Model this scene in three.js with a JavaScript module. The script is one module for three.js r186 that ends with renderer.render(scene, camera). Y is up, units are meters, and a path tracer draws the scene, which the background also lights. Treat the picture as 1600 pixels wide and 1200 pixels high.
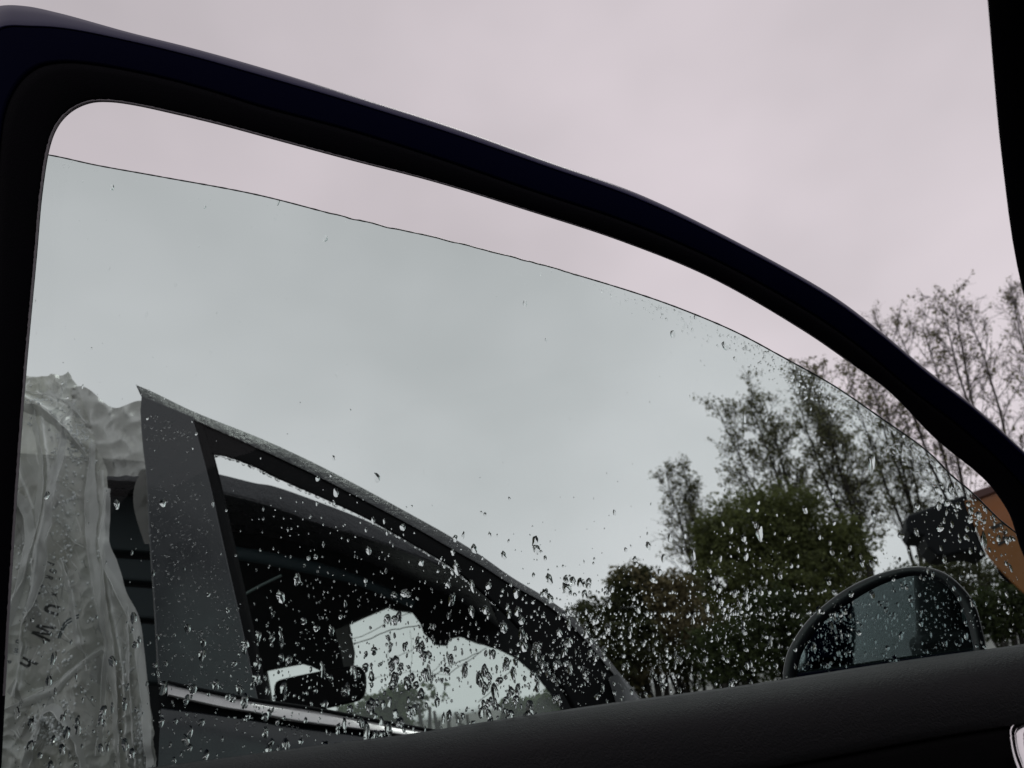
import * as THREE from 'three';
import { mergeGeometries, mergeVertices, toCreasedNormals } from 'three/addons/utils/BufferGeometryUtils.js';
import { ImprovedNoise } from 'three/addons/math/ImprovedNoise.js';
import { RoundedBoxGeometry } from 'three/addons/geometries/RoundedBoxGeometry.js';

// ───────────────────────── camera, sky, sun, exposure ─────────────────────────
const scene = new THREE.Scene();
const camera = new THREE.PerspectiveCamera(52, 4 / 3, 0.05, 2000);
camera.position.set(0, 1.0, 0);
camera.rotation.order = 'YXZ';
camera.rotation.set(THREE.MathUtils.degToRad(22), 0, THREE.MathUtils.degToRad(-8.5));
camera.focus = 0.9;
camera.userData.fStop = 8.5;
camera.updateMatrixWorld(true);
camera.updateProjectionMatrix();

const renderer = new THREE.WebGLRenderer({ antialias: true });
renderer.toneMapping = THREE.LinearToneMapping;
renderer.toneMappingExposure = 1.0;
renderer.shadowMap.enabled = true;

const noise = new ImprovedNoise();
function rng(seed) { let a = seed >>> 0; return () => { a = (a + 0x6D2B79F5) | 0; let t = Math.imul(a ^ (a >>> 15), 1 | a); t = (t + Math.imul(t ^ (t >>> 7), 61 | t)) ^ t; return ((t ^ (t >>> 14)) >>> 0) / 4294967296; }; }
function fbm(x, y, z, o = 4) { let s = 0, a = 0.5, f = 1; for (let i = 0; i < o; i++) { s += a * noise.noise(x * f, y * f, z * f); f *= 2.03; a *= 0.5; } return s; }
const lerp = (a, b, t) => a + (b - a) * t;
const sstep = (a, b, x) => { const t = Math.min(1, Math.max(0, (x - a) / (b - a))); return t * t * (3 - 2 * t); };

{ // overcast dusk sky, pinkish grey, brighter low down
  const W = 1024, H = 512, d = new Float32Array(W * H * 4);
  for (let j = 0; j < H; j++) for (let i = 0; i < W; i++) {
    const lat = ((j + 0.5) / H - 0.5) * Math.PI, lon = ((i + 0.5) / W) * 2 * Math.PI;
    const x = Math.cos(lat) * Math.cos(lon), y = Math.sin(lat), z = Math.cos(lat) * Math.sin(lon);
    const cy = y + 0.45;
    const c = fbm(x / cy * 0.9 + 3, z / cy * 0.9, 5.1, 5) + 0.5 * fbm(x * 3.2, y * 5, z * 3.2 + 9, 4);
    const low = 1 - sstep(0.1, 0.66, Math.max(y, 0));
    let L = 0.52 + 0.17 * low + 0.24 * c;
    const warm = 0.5 + 0.9 * c;
    const k = (j * W + i) * 4;
    d[k] = L * (1.045 + 0.02 * warm); d[k + 1] = L * (0.968 - 0.012 * warm); d[k + 2] = L * 1.018; d[k + 3] = 1;
    if (y < -0.02) { d[k] = 0.12; d[k + 1] = 0.12; d[k + 2] = 0.12; }
  }
  const t = new THREE.DataTexture(d, W, H, THREE.RGBAFormat, THREE.FloatType);
  t.mapping = THREE.EquirectangularReflectionMapping; t.magFilter = THREE.LinearFilter; t.minFilter = THREE.LinearFilter; t.needsUpdate = true;
  scene.background = t; scene.environment = t;
}
const sun = new THREE.DirectionalLight(new THREE.Color(1, 0.96, 0.93), 0.5);
sun.position.set(6, 30, -17); sun.target.position.set(0, 0, -3);
sun.castShadow = true; sun.shadow.radius = 40;
Object.assign(sun.shadow.camera, { left: -30, right: 30, top: 30, bottom: -30, near: 1, far: 90 });
scene.add(sun, sun.target);

// ───────────────────────── helpers ─────────────────────────
const names = {};
function numbered(n) { names[n] = (names[n] || 0) + 1; return names[n] === 1 ? n : `${n}_${String(names[n] - 1).padStart(3, '0')}`; }
function tag(o, label, category, group, kind) { o.userData.label = label; if (category) o.userData.category = category; if (group) o.userData.group = group; if (kind) o.userData.kind = kind; return o; }
function mesh(name, geo, mat, parent, top) {
  const m = new THREE.Mesh(geo, mat); m.name = top ? numbered(name) : name; m.castShadow = m.receiveShadow = true; (parent || scene).add(m); return m;
}
function thing(name, label, category, group) { const g = new THREE.Group(); g.name = numbered(name); tag(g, label, category, group); scene.add(g); return g; }
const V = (x, y, z) => new THREE.Vector3(x, y, z);
// ray through a pixel of the 1600 x 1200 photograph
function ray(px, py) { return V((px / 1600) * 2 - 1, 1 - (py / 1200) * 2, 0.5).unproject(camera).sub(camera.position).normalize(); }
class Sheet { // a plane of the place: a door skin, a side of a car, a row of trees
  constructor(o, n) { this.o = o.clone(); this.n = n.clone().normalize(); this.u = V(0, 1, 0).cross(this.n).normalize(); this.v = this.n.clone().cross(this.u); }
  hit(px, py, off = 0) { const r = ray(px, py), c = camera.position; const t = this.o.clone().addScaledVector(this.n, off).sub(c).dot(this.n) / r.dot(this.n); return c.clone().addScaledVector(r, t); }
  local(p) { const q = p.clone().sub(this.o); return new THREE.Vector2(q.dot(this.u), q.dot(this.v)); }
  matrix() { return new THREE.Matrix4().makeBasis(this.u, this.v, this.n).setPosition(this.o); }
  at(u, v, w = 0) { return this.o.clone().addScaledVector(this.u, u).addScaledVector(this.v, v).addScaledVector(this.n, w); }
}
function curve2(pts, n) { const c = new THREE.CatmullRomCurve3(pts.map((p) => V(p[0], p[1], 0)), false, 'centripetal'); return c.getSpacedPoints(n).map((p) => [p.x, p.y]); }
// closed outline from the photograph, made solid in its plane
function solid(pl, px, front, back, { bevel = 0, holes = [], segs = 2, off = front } = {}) {
  const loc = (a) => a.map(([x, y]) => pl.local(pl.hit(x, y, off)));
  let pts = loc(px); if (THREE.ShapeUtils.area(pts) < 0) pts.reverse();
  const sh = new THREE.Shape(pts);
  for (const h of holes) { const q = loc(h); if (THREE.ShapeUtils.area(q) > 0) q.reverse(); sh.holes.push(new THREE.Path(q)); }
  const g = new THREE.ExtrudeGeometry(sh, { depth: front - back - 2 * bevel, bevelEnabled: bevel > 0, bevelThickness: bevel, bevelSize: bevel, bevelOffset: -bevel, bevelSegments: segs, curveSegments: 8 });
  g.translate(0, 0, back + bevel); g.applyMatrix4(pl.matrix());
  return g;
}
// skin over rows of points; every row has the same count
function loft(rows, { closed = false, caps = false } = {}) {
  const m = rows[0].length, pos = [], uv = [], idx = []; let s = 0;
  rows.forEach((r, i) => {
    if (i) s += r[0].distanceTo(rows[i - 1][0]); let t = 0;
    for (let j = 0; j < m + (closed ? 1 : 0); j++) { const p = r[j % m]; if (j) t += p.distanceTo(r[(j - 1) % m]); pos.push(p.x, p.y, p.z); uv.push(s, t); }
  });
  const k = m + (closed ? 1 : 0);
  for (let i = 0; i < rows.length - 1; i++) for (let j = 0; j < k - 1; j++) { const a = i * k + j, b = a + 1, c = a + k, d = c + 1; idx.push(a, c, b, b, c, d); }
  if (caps) for (const base of [0, (rows.length - 1) * k]) for (let j = 1; j < m - 1; j++) base ? idx.push(base, base + j + 1, base + j) : idx.push(base, base + j, base + j + 1);
  const g = new THREE.BufferGeometry();
  g.setAttribute('position', new THREE.Float32BufferAttribute(pos, 3)); g.setAttribute('uv', new THREE.Float32BufferAttribute(uv, 2)); g.setIndex(idx); g.computeVertexNormals();
  return g;
}
function crease(g, a = 0.6) { return toCreasedNormals(g, a); }
function tube(pts, r, { seg = 40, rad = 6, taper } = {}) {
  const g = new THREE.TubeGeometry(new THREE.CatmullRomCurve3(pts, false, 'centripetal'), seg, r, rad);
  if (taper) { // taper(t) scales the radius
    const p = g.attributes.position, c = new THREE.CatmullRomCurve3(pts, false, 'centripetal');
    for (let i = 0; i <= seg; i++) { const q = c.getPointAt(i / seg), k = taper(i / seg); for (let j = 0; j <= rad; j++) { const n = i * (rad + 1) + j; p.setXYZ(n, lerp(q.x, p.getX(n), k), lerp(q.y, p.getY(n), k), lerp(q.z, p.getZ(n), k)); } }
  }
  return g;
}
function bare(g) { const q = g.index ? g.toNonIndexed() : g; for (const k of Object.keys(q.attributes)) if (!['position', 'normal', 'uv'].includes(k)) q.deleteAttribute(k); return q; }
const merge = (a) => mergeGeometries(a.map(bare));
function noiseTex(size, f, seed, fn) {
  const d = new Uint8Array(size * size * 4);
  for (let j = 0; j < size; j++) for (let i = 0; i < size; i++) { const c = fn(i / size, j / size, f, seed); const k = (j * size + i) * 4; d[k] = c[0]; d[k + 1] = c[1]; d[k + 2] = c[2]; d[k + 3] = 255; }
  const t = new THREE.DataTexture(d, size, size); t.magFilter = THREE.LinearFilter; t.wrapS = t.wrapT = THREE.RepeatWrapping; t.needsUpdate = true; return t;
}
// tileable noise on a torus-like blend
function tile(x, y, f, z) { const a = noise.noise(x * f, y * f, z), b = noise.noise((x - 1) * f, y * f, z), c = noise.noise(x * f, (y - 1) * f, z), d = noise.noise((x - 1) * f, (y - 1) * f, z); return a * (1 - x) * (1 - y) + b * x * (1 - y) + c * (1 - x) * y + d * x * y; }
const grainTex = noiseTex(512, 1, 1, (x, y) => { const g = 128 + 70 * tile(x, y, 90, 1.3) + 60 * tile(x, y, 45, 2.3) + 25 * tile(x, y, 12, 4.3); const v = Math.max(0, Math.min(255, g)); return [v, v, v]; });
const smearTex = noiseTex(512, 1, 1, (x, y) => { const v = Math.max(0, Math.min(255, 150 + 120 * tile(x, y, 6, 7.3) + 80 * tile(x, y, 26, 1.7))); return [v, v, v]; });
function rep(t, r) { const c = t.clone(); c.repeat.set(r, r); c.needsUpdate = true; return c; }
const std = (c, rough, o = {}) => new THREE.MeshStandardMaterial({ color: new THREE.Color().setRGB(...c), roughness: rough, side: THREE.DoubleSide, ...o });
const phy = (c, rough, o = {}) => new THREE.MeshPhysicalMaterial({ color: new THREE.Color().setRGB(...c), roughness: rough, side: THREE.DoubleSide, ...o });

const M = {
  blueShadePaint: phy([0.0008, 0.0012, 0.011], 0.6, { specularIntensity: 0.03 }),  // car's blue paint, darkened to hold the shade of the frame front
  blueLitPaint: phy([0.012, 0.013, 0.055], 0.3, { specularIntensity: 0.55 }),  // same blue paint, lightened as the skylit copy for the frame edge
  rubber: phy([0.0018, 0.0018, 0.003], 0.9, { specularIntensity: 0.1, bumpMap: rep(grainTex, 9), bumpScale: 0.0006 }),
  lip: std([0.15, 0.145, 0.155], 0.6),
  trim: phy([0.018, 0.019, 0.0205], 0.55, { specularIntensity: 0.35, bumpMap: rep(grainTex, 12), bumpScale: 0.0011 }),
  trimShade: phy([0.004, 0.004, 0.0044], 0.8, { specularIntensity: 0.15, bumpMap: rep(grainTex, 12), bumpScale: 0.0011 }),  // same trim plastic, shade below the ledge put into its colour
  chrome: std([0.86, 0.85, 0.86], 0.05, { metalness: 1 }),
  pane: phy([0.755, 0.88, 0.845], 0.0, { specularIntensity: 0.15, transmission: 1, thickness: 0, ior: 1.5 }),
  glassEdge: std([0.015, 0.025, 0.022], 0.25),
  water: phy([1, 1, 1], 0.0, { transmission: 1, thickness: 0.002, ior: 1.33 }),
  black: std([0.008, 0.008, 0.009], 0.6),
  cloth: std([0.012, 0.012, 0.014], 0.95),
  mirror: std([0.27, 0.29, 0.305], 0.015, { metalness: 1 }),
  greyPaint: phy([0.028, 0.03, 0.036], 0.42, { clearcoat: 0.35, clearcoatRoughness: 0.2, roughnessMap: rep(smearTex, 2) }),
  blackPlastic: phy([0.004, 0.004, 0.005], 0.6, { specularIntensity: 0.3 }),
  belt: std([0.62, 0.59, 0.6], 0.6, { metalness: 0.6, roughnessMap: rep(smearTex, 4) }),
  cabin: std([0.006, 0.007, 0.008], 0.9),
  teal: std([0.017, 0.032, 0.038], 0.8),
  screen: phy([0.94, 1.0, 0.96], 0.42, { transmission: 0.97, thickness: 0, ior: 1.4 }),
  crack: std([0.10, 0.11, 0.10], 0.6),
};

// ───────────────────────── ground ─────────────────────────
{
  const g = new THREE.PlaneGeometry(1600, 1600, 200, 200); g.rotateX(-Math.PI / 2);
  const uv = g.attributes.uv; for (let i = 0; i < uv.count; i++) uv.setXY(i, uv.getX(i) * 800, uv.getY(i) * 800);
  const t = noiseTex(512, 1, 1, (x, y) => { const v = 95 + 70 * tile(x, y, 8, 3.1) + 60 * tile(x, y, 60, 9.1); return [v * 0.98, v * 0.95, v * 0.88].map((a) => Math.max(20, Math.min(255, a))); });
  t.colorSpace = THREE.SRGBColorSpace;
  const m = mesh('ground', g, new THREE.MeshStandardMaterial({ map: t, roughness: 0.55, color: new THREE.Color().setRGB(0.7, 0.7, 0.7) }), scene, true);
  m.userData.kind = 'structure'; m.userData.label = 'wet grey gravel ground under the cars';
}

// ───────────────────────── the blue car whose door is open ─────────────────────────
const door = new Sheet(V(0, 1.0, -0.76), V(0, -Math.sin(0.13), Math.cos(0.13)));
const blueCar = thing('blue_car', 'dark blue car seen from inside, its front door open with the window half down', 'car');
const rowsPx = [
  [[-150, 1240], [-125, 1240], [-40, 1240], [0, 1240]], [[-140, 900], [-115, 900], [-28, 900], [19, 900]], [[-125, 600], [-100, 600], [-15, 600], [40, 600]],
  [[-110, 400], [-85, 400], [-6, 400], [58, 400]], [[-100, 300], [-75, 300], [-3, 300], [67, 300]], [[-95, 230], [-68, 235], [1, 230], [79, 228]],
  [[-90, 140], [-62, 165], [8, 180], [90, 200]], [[-75, 60], [-52, 110], [20, 148], [104, 182]], [[-40, 22], [-28, 65], [38, 123], [122, 169]],
  [[0, 9], [0, 41], [62, 106], [145, 161]], [[40, 9.5], [50, 39], [95, 99], [172, 160]], [[95, 21], [105, 43], [140, 101], [210, 165]],
  [[200, 50], [200, 62], [235, 118], [270, 178]], [[300, 75], [300, 86], [320, 140], [345, 196]], [[400, 103], [400, 114], [410, 168], [430, 219]],
  [[550, 149], [550, 158], [548, 205], [545, 250]], [[700, 196], [700, 205], [690, 250], [680, 285]], [[850, 250], [850, 257], [835, 300], [820, 328]],
  [[1000, 304], [999, 310], [985, 350], [970, 377]], [[1150, 377], [1148, 381], [1128, 412], [1112, 435]], [[1300, 461], [1297, 465], [1275, 495], [1255, 517]],
  [[1375, 517], [1372, 520], [1350, 548], [1325, 565]], [[1450, 579], [1447, 582], [1420, 607], [1387, 610]], [[1525, 637], [1522, 640], [1500, 668], [1462, 686]],
  [[1600, 705], [1597, 708], [1575, 735], [1536, 747]], [[1660, 765], [1657, 768], [1620, 790], [1560, 776]], [[1700, 820], [1697, 823], [1650, 840], [1578, 806]],
  [[1720, 900], [1717, 900], [1665, 890], [1592, 850]], [[1730, 980], [1727, 980], [1680, 960], [1606, 890]], [[1735, 1100], [1732, 1100], [1690, 1080], [1625, 1040]],
];
const tracks = [0, 1, 2, 3].map((k) => new THREE.CatmullRomCurve3(rowsPx.map((r) => V(r[k][0], r[k][1], 0)), false, 'centripetal'));
const NS = 260, frameRows = [];
for (let i = 0; i <= NS; i++) frameRows.push(tracks.map((c) => { const p = c.getPoint(i / NS); return [p.x, p.y]; }));
const mixp = (a, b, t) => [lerp(a[0], b[0], t), lerp(a[1], b[1], t)];
const hitD = (p, off) => door.hit(p[0], p[1], off);
const paintedRows = frameRows.map(([O, B, S, I]) => {
  const w = Math.hypot(O[0] - B[0], O[1] - B[1]) / 1640 * 1.5, z = -0.5 * w;
  return [hitD(O, z), hitD(mixp(O, B, 0.35), z * 0.5), hitD(mixp(O, B, 0.75), z * 0.14), hitD(B, 0), hitD(mixp(B, S, 0.12), 0.001), hitD(mixp(B, S, 0.9), 0.001), hitD(S, -0.004), hitD(mixp(S, I, 0.1), -0.03), hitD(mixp(O, S, 0.5), -0.03), hitD(mixp(O, S, 0.15), -0.012 + z)];
});
const frontDoor = mesh('front_door', loft(paintedRows, { closed: true, caps: true }), M.blueShadePaint, blueCar);
mesh('lit_paint_edge', loft(frameRows.map(([O, B, S, I]) => { const w = Math.hypot(O[0] - B[0], O[1] - B[1]) / 1640 * 1.5 + 0.002, z = -0.5 * w; return [hitD(O, z - 0.006), hitD(O, z + 0.001), hitD(mixp(O, B, 0.35), z * 0.5 + 0.0015), hitD(mixp(O, B, 0.75), z * 0.14 + 0.0016), hitD(B, 0.0016), hitD(mixp(B, S, 0.05), 0.0012), hitD(mixp(B, S, 0.05), -0.002)]; })), M.blueLitPaint, frontDoor);  // edge strip in the lit copy of the body paint
const sealRows = frameRows.map(([O, B, S, I]) => [hitD(S, -0.002), hitD(mixp(S, I, 0.06), 0.004), hitD(mixp(S, I, 0.2), 0.007), hitD(mixp(S, I, 0.55), 0.006), hitD(mixp(S, I, 0.85), 0.003), hitD(mixp(S, I, 0.97), -0.001), hitD(I, -0.005), hitD(mixp(S, I, 0.9), -0.008), hitD(mixp(S, I, 0.2), -0.03)]);
mesh('window_seal', loft(sealRows, { closed: true, caps: true }), M.rubber, frontDoor);
{ // lip of the seal round the opening, its lit sheen put into a pale colour
  const pts = frameRows.map(([O, B, S, I], i) => { const p = hitD(mixp(S, I, 0.955), 0.0012); p.addScaledVector(V(noise.noise(i * 0.9, 1, 2), noise.noise(i * 0.9, 5, 2), 0), 0.0004); return p; }).slice(4, 190);
  mesh('lit_seal_lip', tube(pts, 0.0017, { seg: 500, rad: 5, taper: (t) => Math.max(0.2, (1 - sstep(0.5, 1, t)) * (0.75 + 0.5 * noise.noise(t * 300, 3, 1))) }), M.lip, frontDoor);
}
// glass: half-lowered, its curved top edge free
const glassTop = [[-40, 228], [75, 242], [150, 258], [250, 276], [400, 304], [550, 342], [700, 376], [850, 415], [1000, 460], [1075, 487], [1150, 519], [1225, 559], [1300, 601], [1375, 652], [1450, 706], [1487, 743], [1517, 768], [1563, 813], [1592, 836], [1640, 880]];
const OFFG = -0.018;
const topPts = curve2(glassTop, 240).map(([x, y]) => [x, y + (x > 520 && x < 900 ? 1.3 * noise.noise(x * 0.06, 0.5, 3) - 0.8 * Math.max(0, noise.noise(x * 0.035, 7, 3)) : 0)]);
{
  const out = [...topPts, [1640, 1100], [1640, 1150], [-40, 1330]];
  const pts = out.map(([x, y]) => door.local(door.hit(x, y, OFFG)));
  if (THREE.ShapeUtils.area(pts) < 0) pts.reverse();
  const g = new THREE.ShapeGeometry(new THREE.Shape(pts)); g.translate(0, 0, OFFG); g.applyMatrix4(door.matrix());
  const pane = mesh('window_pane', g, M.pane, frontDoor); pane.userData.label = 'half lowered door window, greenish and wet with raindrops';
  mesh('glass_edge', tube(topPts.map(([x, y]) => door.hit(x, y, OFFG)), 0.0008, { seg: 480, rad: 5, taper: (t) => 1 + 0.5 * noise.noise(t * 160, 2, 2) }), M.glassEdge, pane);
}
// inner trim under the window
{
  const top = curve2([[-160, 1254], [0, 1232], [200, 1204], [350, 1184], [500, 1164], [650, 1145], [750, 1129], [950, 1099], [1100, 1079], [1200, 1065], [1400, 1034], [1600, 1006], [1800, 975]], 90);
  const mk = (prof) => loft(top.map(([x, y], i) => { const p = door.hit(x, y, -0.014); const k = 1.1 - 0.18 * sstep(700, 1600, x); return prof.map(([dv, dn]) => p.clone().addScaledVector(door.v, -dv * (dv > 0.03 ? k : 1)).addScaledVector(door.n, dn)); }));
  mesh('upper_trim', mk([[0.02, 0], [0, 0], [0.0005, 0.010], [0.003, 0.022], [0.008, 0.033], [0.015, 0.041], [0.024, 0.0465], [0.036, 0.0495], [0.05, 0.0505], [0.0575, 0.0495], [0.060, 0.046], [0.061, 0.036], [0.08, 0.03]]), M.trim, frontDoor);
  mesh('lower_trim', mk([[0.0605, 0.03], [0.0608, 0.043], [0.0625, 0.0475], [0.067, 0.0495], [0.08, 0.0505], [0.15, 0.052], [0.4, 0.055], [0.6, 0.05]]), M.trimShade, frontDoor);
  // outer skin of the door below the glass
  const sk = loft(top.map(([x, y]) => { const p = door.hit(x, y + 4, -0.03); return [[0, 0], [0.004, -0.02], [0.03, -0.05], [0.2, -0.08], [0.5, -0.075], [0.62, -0.03], [0.62, 0.06]].map(([dv, dn]) => p.clone().addScaledVector(door.v, -dv).addScaledVector(door.n, dn)); }));
  mesh('outer_skin', sk, M.blueShadePaint, frontDoor);
  // chrome pull at the right, facing up to the sky
  const c = door.hit(1612, 1158, 0.045), up = V(0, 0, 0).addScaledVector(door.n, 0.68).addScaledVector(V(-0.12, 1, 0), 0.62).normalize();
  const hs = new Sheet(c, up); const el = [];
  const outl = [[1576, 1152], [1575, 1140], [1579, 1130], [1587, 1122], [1600, 1117], [1625, 1116], [1650, 1124], [1658, 1145], [1650, 1190], [1630, 1225], [1600, 1222], [1586, 1196], [1579, 1172]];
  const oc = new THREE.CatmullRomCurve3(outl.map(([x, y]) => hs.hit(x, y)), true); const N = 48, rows = [];
  const ctr = outl.reduce((a, [x, y]) => a.add(hs.hit(x, y)), V(0, 0, 0)).multiplyScalar(1 / outl.length);
  const ring = (k, w) => { const r = []; for (let i = 0; i <= N; i++) r.push(oc.getPointAt((i % N) / N).lerp(ctr, k).addScaledVector(up, w)); return r; };
  for (const [k, w] of [[-0.02, -0.012], [0, -0.004], [0.02, -0.0005], [0.07, 0.001], [0.16, 0.0005], [0.2, -0.0015]]) rows.push(ring(k, w));
  const h = mesh('door_handle', loft(rows), M.chrome, frontDoor);
  mesh('handle_groove', loft([ring(0.2, -0.0015), ring(0.22, -0.003), ring(0.28, -0.003), ring(0.3, -0.0015)]), M.black, h);
  mesh('handle_pull', loft([ring(0.3, -0.0015), ring(0.33, 0), ring(0.4, 0.001), ring(0.7, 0.0016), ring(0.999, 0.0018)]), M.chrome, h);
  // wing mirror beyond the glass
  const mn = V(-0.475, 0.0, 0.88).normalize();
  const ms = new Sheet(camera.position.clone().addScaledVector(ray(1390, 970), 1.0), mn);
  const outer = [[1224, 1075], [1226, 1030], [1239, 1000], [1262, 968], [1294, 939], [1326, 917], [1369, 897], [1411, 886], [1443, 885], [1475, 894], [1500, 913], [1522, 941], [1534, 979], [1541, 1018], [1538, 1065], [1500, 1105], [1420, 1125], [1320, 1132], [1250, 1118]];
  const inner = [[1245, 1068], [1250, 1026], [1267, 996], [1288, 970], [1322, 945], [1369, 917], [1401, 905], [1432, 899], [1460, 905], [1481, 917], [1498, 941], [1509, 966], [1518, 1000], [1521, 1025], [1510, 1062], [1480, 1090], [1410, 1105], [1330, 1112], [1265, 1102]];
  const o3 = new THREE.CatmullRomCurve3(outer.map(([x, y]) => ms.hit(x, y)), true), i3 = new THREE.CatmullRomCurve3(inner.map(([x, y]) => ms.hit(x, y)), true);
  const K = 72, cen = ms.hit(1388, 1000);
  const orow = (k, w) => { const r = []; for (let i = 0; i <= K; i++) r.push(o3.getPoint((i % K) / K).lerp(cen, k).addScaledVector(mn, w)); return r; };
  const irow = (w) => { const r = []; for (let i = 0; i <= K; i++) r.push(i3.getPoint((i % K) / K).addScaledVector(mn, w)); return r; };
  const brow = (t, w) => { const a = orow(0, w), b = irow(w); return a.map((p, i) => p.lerp(b[i], t)); };
  const housing = mesh('wing_mirror', loft([irow(-0.012), irow(-0.003), brow(0.8, 0.0005), brow(0.4, 0.001), brow(0.1, 0), orow(0, -0.003), orow(0.02, -0.012), orow(0.05, -0.03), orow(0.15, -0.07), orow(0.35, -0.1), orow(0.7, -0.125), orow(0.999, -0.13)]), phy([0.012, 0.012, 0.014], 0.4, { clearcoat: 0.4, clearcoatRoughness: 0.2 }), frontDoor);
  const gp = []; for (let i = 0; i < 96; i++) gp.push(ms.local(i3.getPoint(i / 96))); if (THREE.ShapeUtils.area(gp) < 0) gp.reverse();
  const mg = new THREE.ShapeGeometry(new THREE.Shape(gp)); mg.translate(0, 0, -0.004); mg.applyMatrix4(ms.matrix());
  mesh('mirror_glass', mg, M.mirror, frontDoor);
  mesh('mirror_arm', tube([ms.hit(1500, 1080).addScaledVector(mn, -0.05), ms.hit(1560, 1110).addScaledVector(mn, -0.02), door.hit(1640, 1110, -0.06)], 0.03, { seg: 12, rad: 12 }), M.blackPlastic, frontDoor);
}
// body of the blue car round the camera: pillar at the right edge, roof, rear door, cabin
const F = V(Math.cos(0.70), 0, -Math.sin(0.70)), Nn = V(Math.sin(0.70), 0, Math.cos(0.70)), Hh = V(0.80, 0, -0.85);
const B = (a, y, b) => Hh.clone().addScaledVector(F, a).addScaledVector(Nn, b).setY(y);
{
  const at = (x, y, d) => camera.position.clone().addScaledVector(ray(x, y), d);
  const prow = curve2([[1500, -420], [1527, -150], [1543, 0], [1548, 60], [1553, 120], [1560, 200], [1568, 270], [1578, 350], [1588, 410], [1602, 470], [1650, 620], [1720, 800], [1790, 950], [1850, 1090], [1890, 1200]], 40);
  const rows = prow.map(([x, y], i) => { const t = i / 40, d = lerp(0.6, 1.0, t); const p = at(x, y, d), q = at(x + 60, y - 8, d - 0.01), r = at(x + 190, y - 25, d + 0.02), s = at(x + 180, y - 25, d + 0.12), u = at(x + 40, y - 5, d + 0.11); return [p, p.clone().lerp(q, 0.15).addScaledVector(F, -0.004), q, r, s, u]; });
  mesh('front_pillar', loft(rows, { closed: true, caps: true }), M.rubber, blueCar);
  const box = (name, a0, a1, y0, y1, b0, b1, mat, rad = 0.02) => {
    const g = new RoundedBoxGeometry(Math.abs(a1 - a0), Math.abs(y1 - y0), Math.abs(b1 - b0), 3, Math.min(rad, Math.abs(a1 - a0) / 2.1, Math.abs(y1 - y0) / 2.1, Math.abs(b1 - b0) / 2.1));
    g.applyMatrix4(new THREE.Matrix4().makeBasis(F, V(0, 1, 0), Nn).setPosition(B((a0 + a1) / 2, (y0 + y1) / 2, (b0 + b1) / 2))); return mesh(name, g, mat, blueCar);
  };
  const roof = []; for (let i = 0; i <= 20; i++) { const a = lerp(-0.75, -3.2, i / 20), r = []; for (let j = 0; j <= 12; j++) { const b = lerp(0.2, 1.42, j / 12), k = Math.sin(Math.PI * j / 12); r.push(B(a, 1.40 + 0.05 * Math.pow(k, 0.6) - 0.18 * sstep(0.6, 1, i / 20) * 0.6 - 0.03 * (1 - sstep(0, 0.2, i / 20)), b)); } roof.push(r); }
  mesh('roof', loft(roof), M.blueShadePaint, blueCar);
  mesh('roof_lining', loft(roof.map((r) => r.map((p) => p.clone().setY(p.y - 0.035)))), M.cloth, blueCar);
  box('centre_pillar', -1.50, -1.38, 0.3, 1.02, 0.02, 0.14, M.black);
  mesh('centre_pillar_top', tube([B(-1.44, 1.0, 0.08), B(-1.46, 1.2, 0.14), B(-1.5, 1.4, 0.22)], 0.05, { seg: 10, rad: 10 }), M.black, blueCar);
  mesh('rear_pillar', tube([B(-2.7, 0.95, 0.06), B(-2.85, 1.15, 0.12), B(-3.0, 1.31, 0.25)], 0.09, { seg: 10, rad: 10 }), M.blueShadePaint, blueCar);
  box('rear_door', -2.7, -1.5, 0.25, 0.97, -0.02, 0.1, M.blueShadePaint, 0.04);
  const rg = loft([[B(-1.5, 0.97, 0.05), B(-1.55, 1.36, 0.2)], [B(-2.1, 0.97, 0.05), B(-2.1, 1.37, 0.2)], [B(-2.7, 0.97, 0.06), B(-2.88, 1.31, 0.22)]]);
  mesh('rear_window', rg, phy([0.5, 0.62, 0.6], 0.0, { transmission: 1, thickness: 0 }), blueCar);
  box('rear_wing', -3.9, -2.7, 0.25, 0.97, 0.0, 0.3, M.blueShadePaint, 0.08);
  box('front_wing', 0.05, 1.3, 0.25, 0.9, 0.0, 0.4, M.blueShadePaint, 0.09);
  box('sill', -1.4, 0.05, 0.18, 0.34, 0.0, 0.14, M.blueShadePaint, 0.03);
  box('cabin_floor', -3.6, 0.6, 0.16, 0.24, 0.1, 1.6, M.black);
  box('far_side', -3.6, 0.6, 0.22, 1.02, 1.5, 1.62, M.cloth, 0.04);
  for (const [a0, a1] of [[-0.05, -1.35], [-1.45, -2.6], [-2.7, -3.45]]) mesh('unseen_far_window', loft([[B(a0, 1.02, 1.52), B(a0 * 0.9 - 0.35, 1.43, 1.40)], [B(a1, 1.02, 1.52), B(Math.max(a1 * 0.9 - 0.2, -3.3), 1.43, 1.40)]]), phy([0.06, 0.07, 0.07], 0.1, { transmission: 1, thickness: 0 }), blueCar);  // unseen windows, tinted dark to keep sky out of the pane reflections
  mesh('unseen_rear_screen', loft([[B(-3.5, 1.0, 0.1), B(-3.15, 1.34, 0.2)], [B(-3.5, 1.0, 1.6), B(-3.15, 1.34, 1.42)]]), phy([0.06, 0.07, 0.07], 0.1, { transmission: 1, thickness: 0 }), blueCar);  // out of view, same dark tint added to shut out the sky
  mesh('far_headrest', new THREE.SphereGeometry(0.13, 20, 14).scale(1, 0.9, 0.6).translate(...B(-1.28, 1.2, 1.17).toArray()), M.cloth, blueCar);
  box('dashboard', 0.0, 0.55, 0.45, 0.93, 0.15, 1.5, M.black, 0.09);
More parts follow.
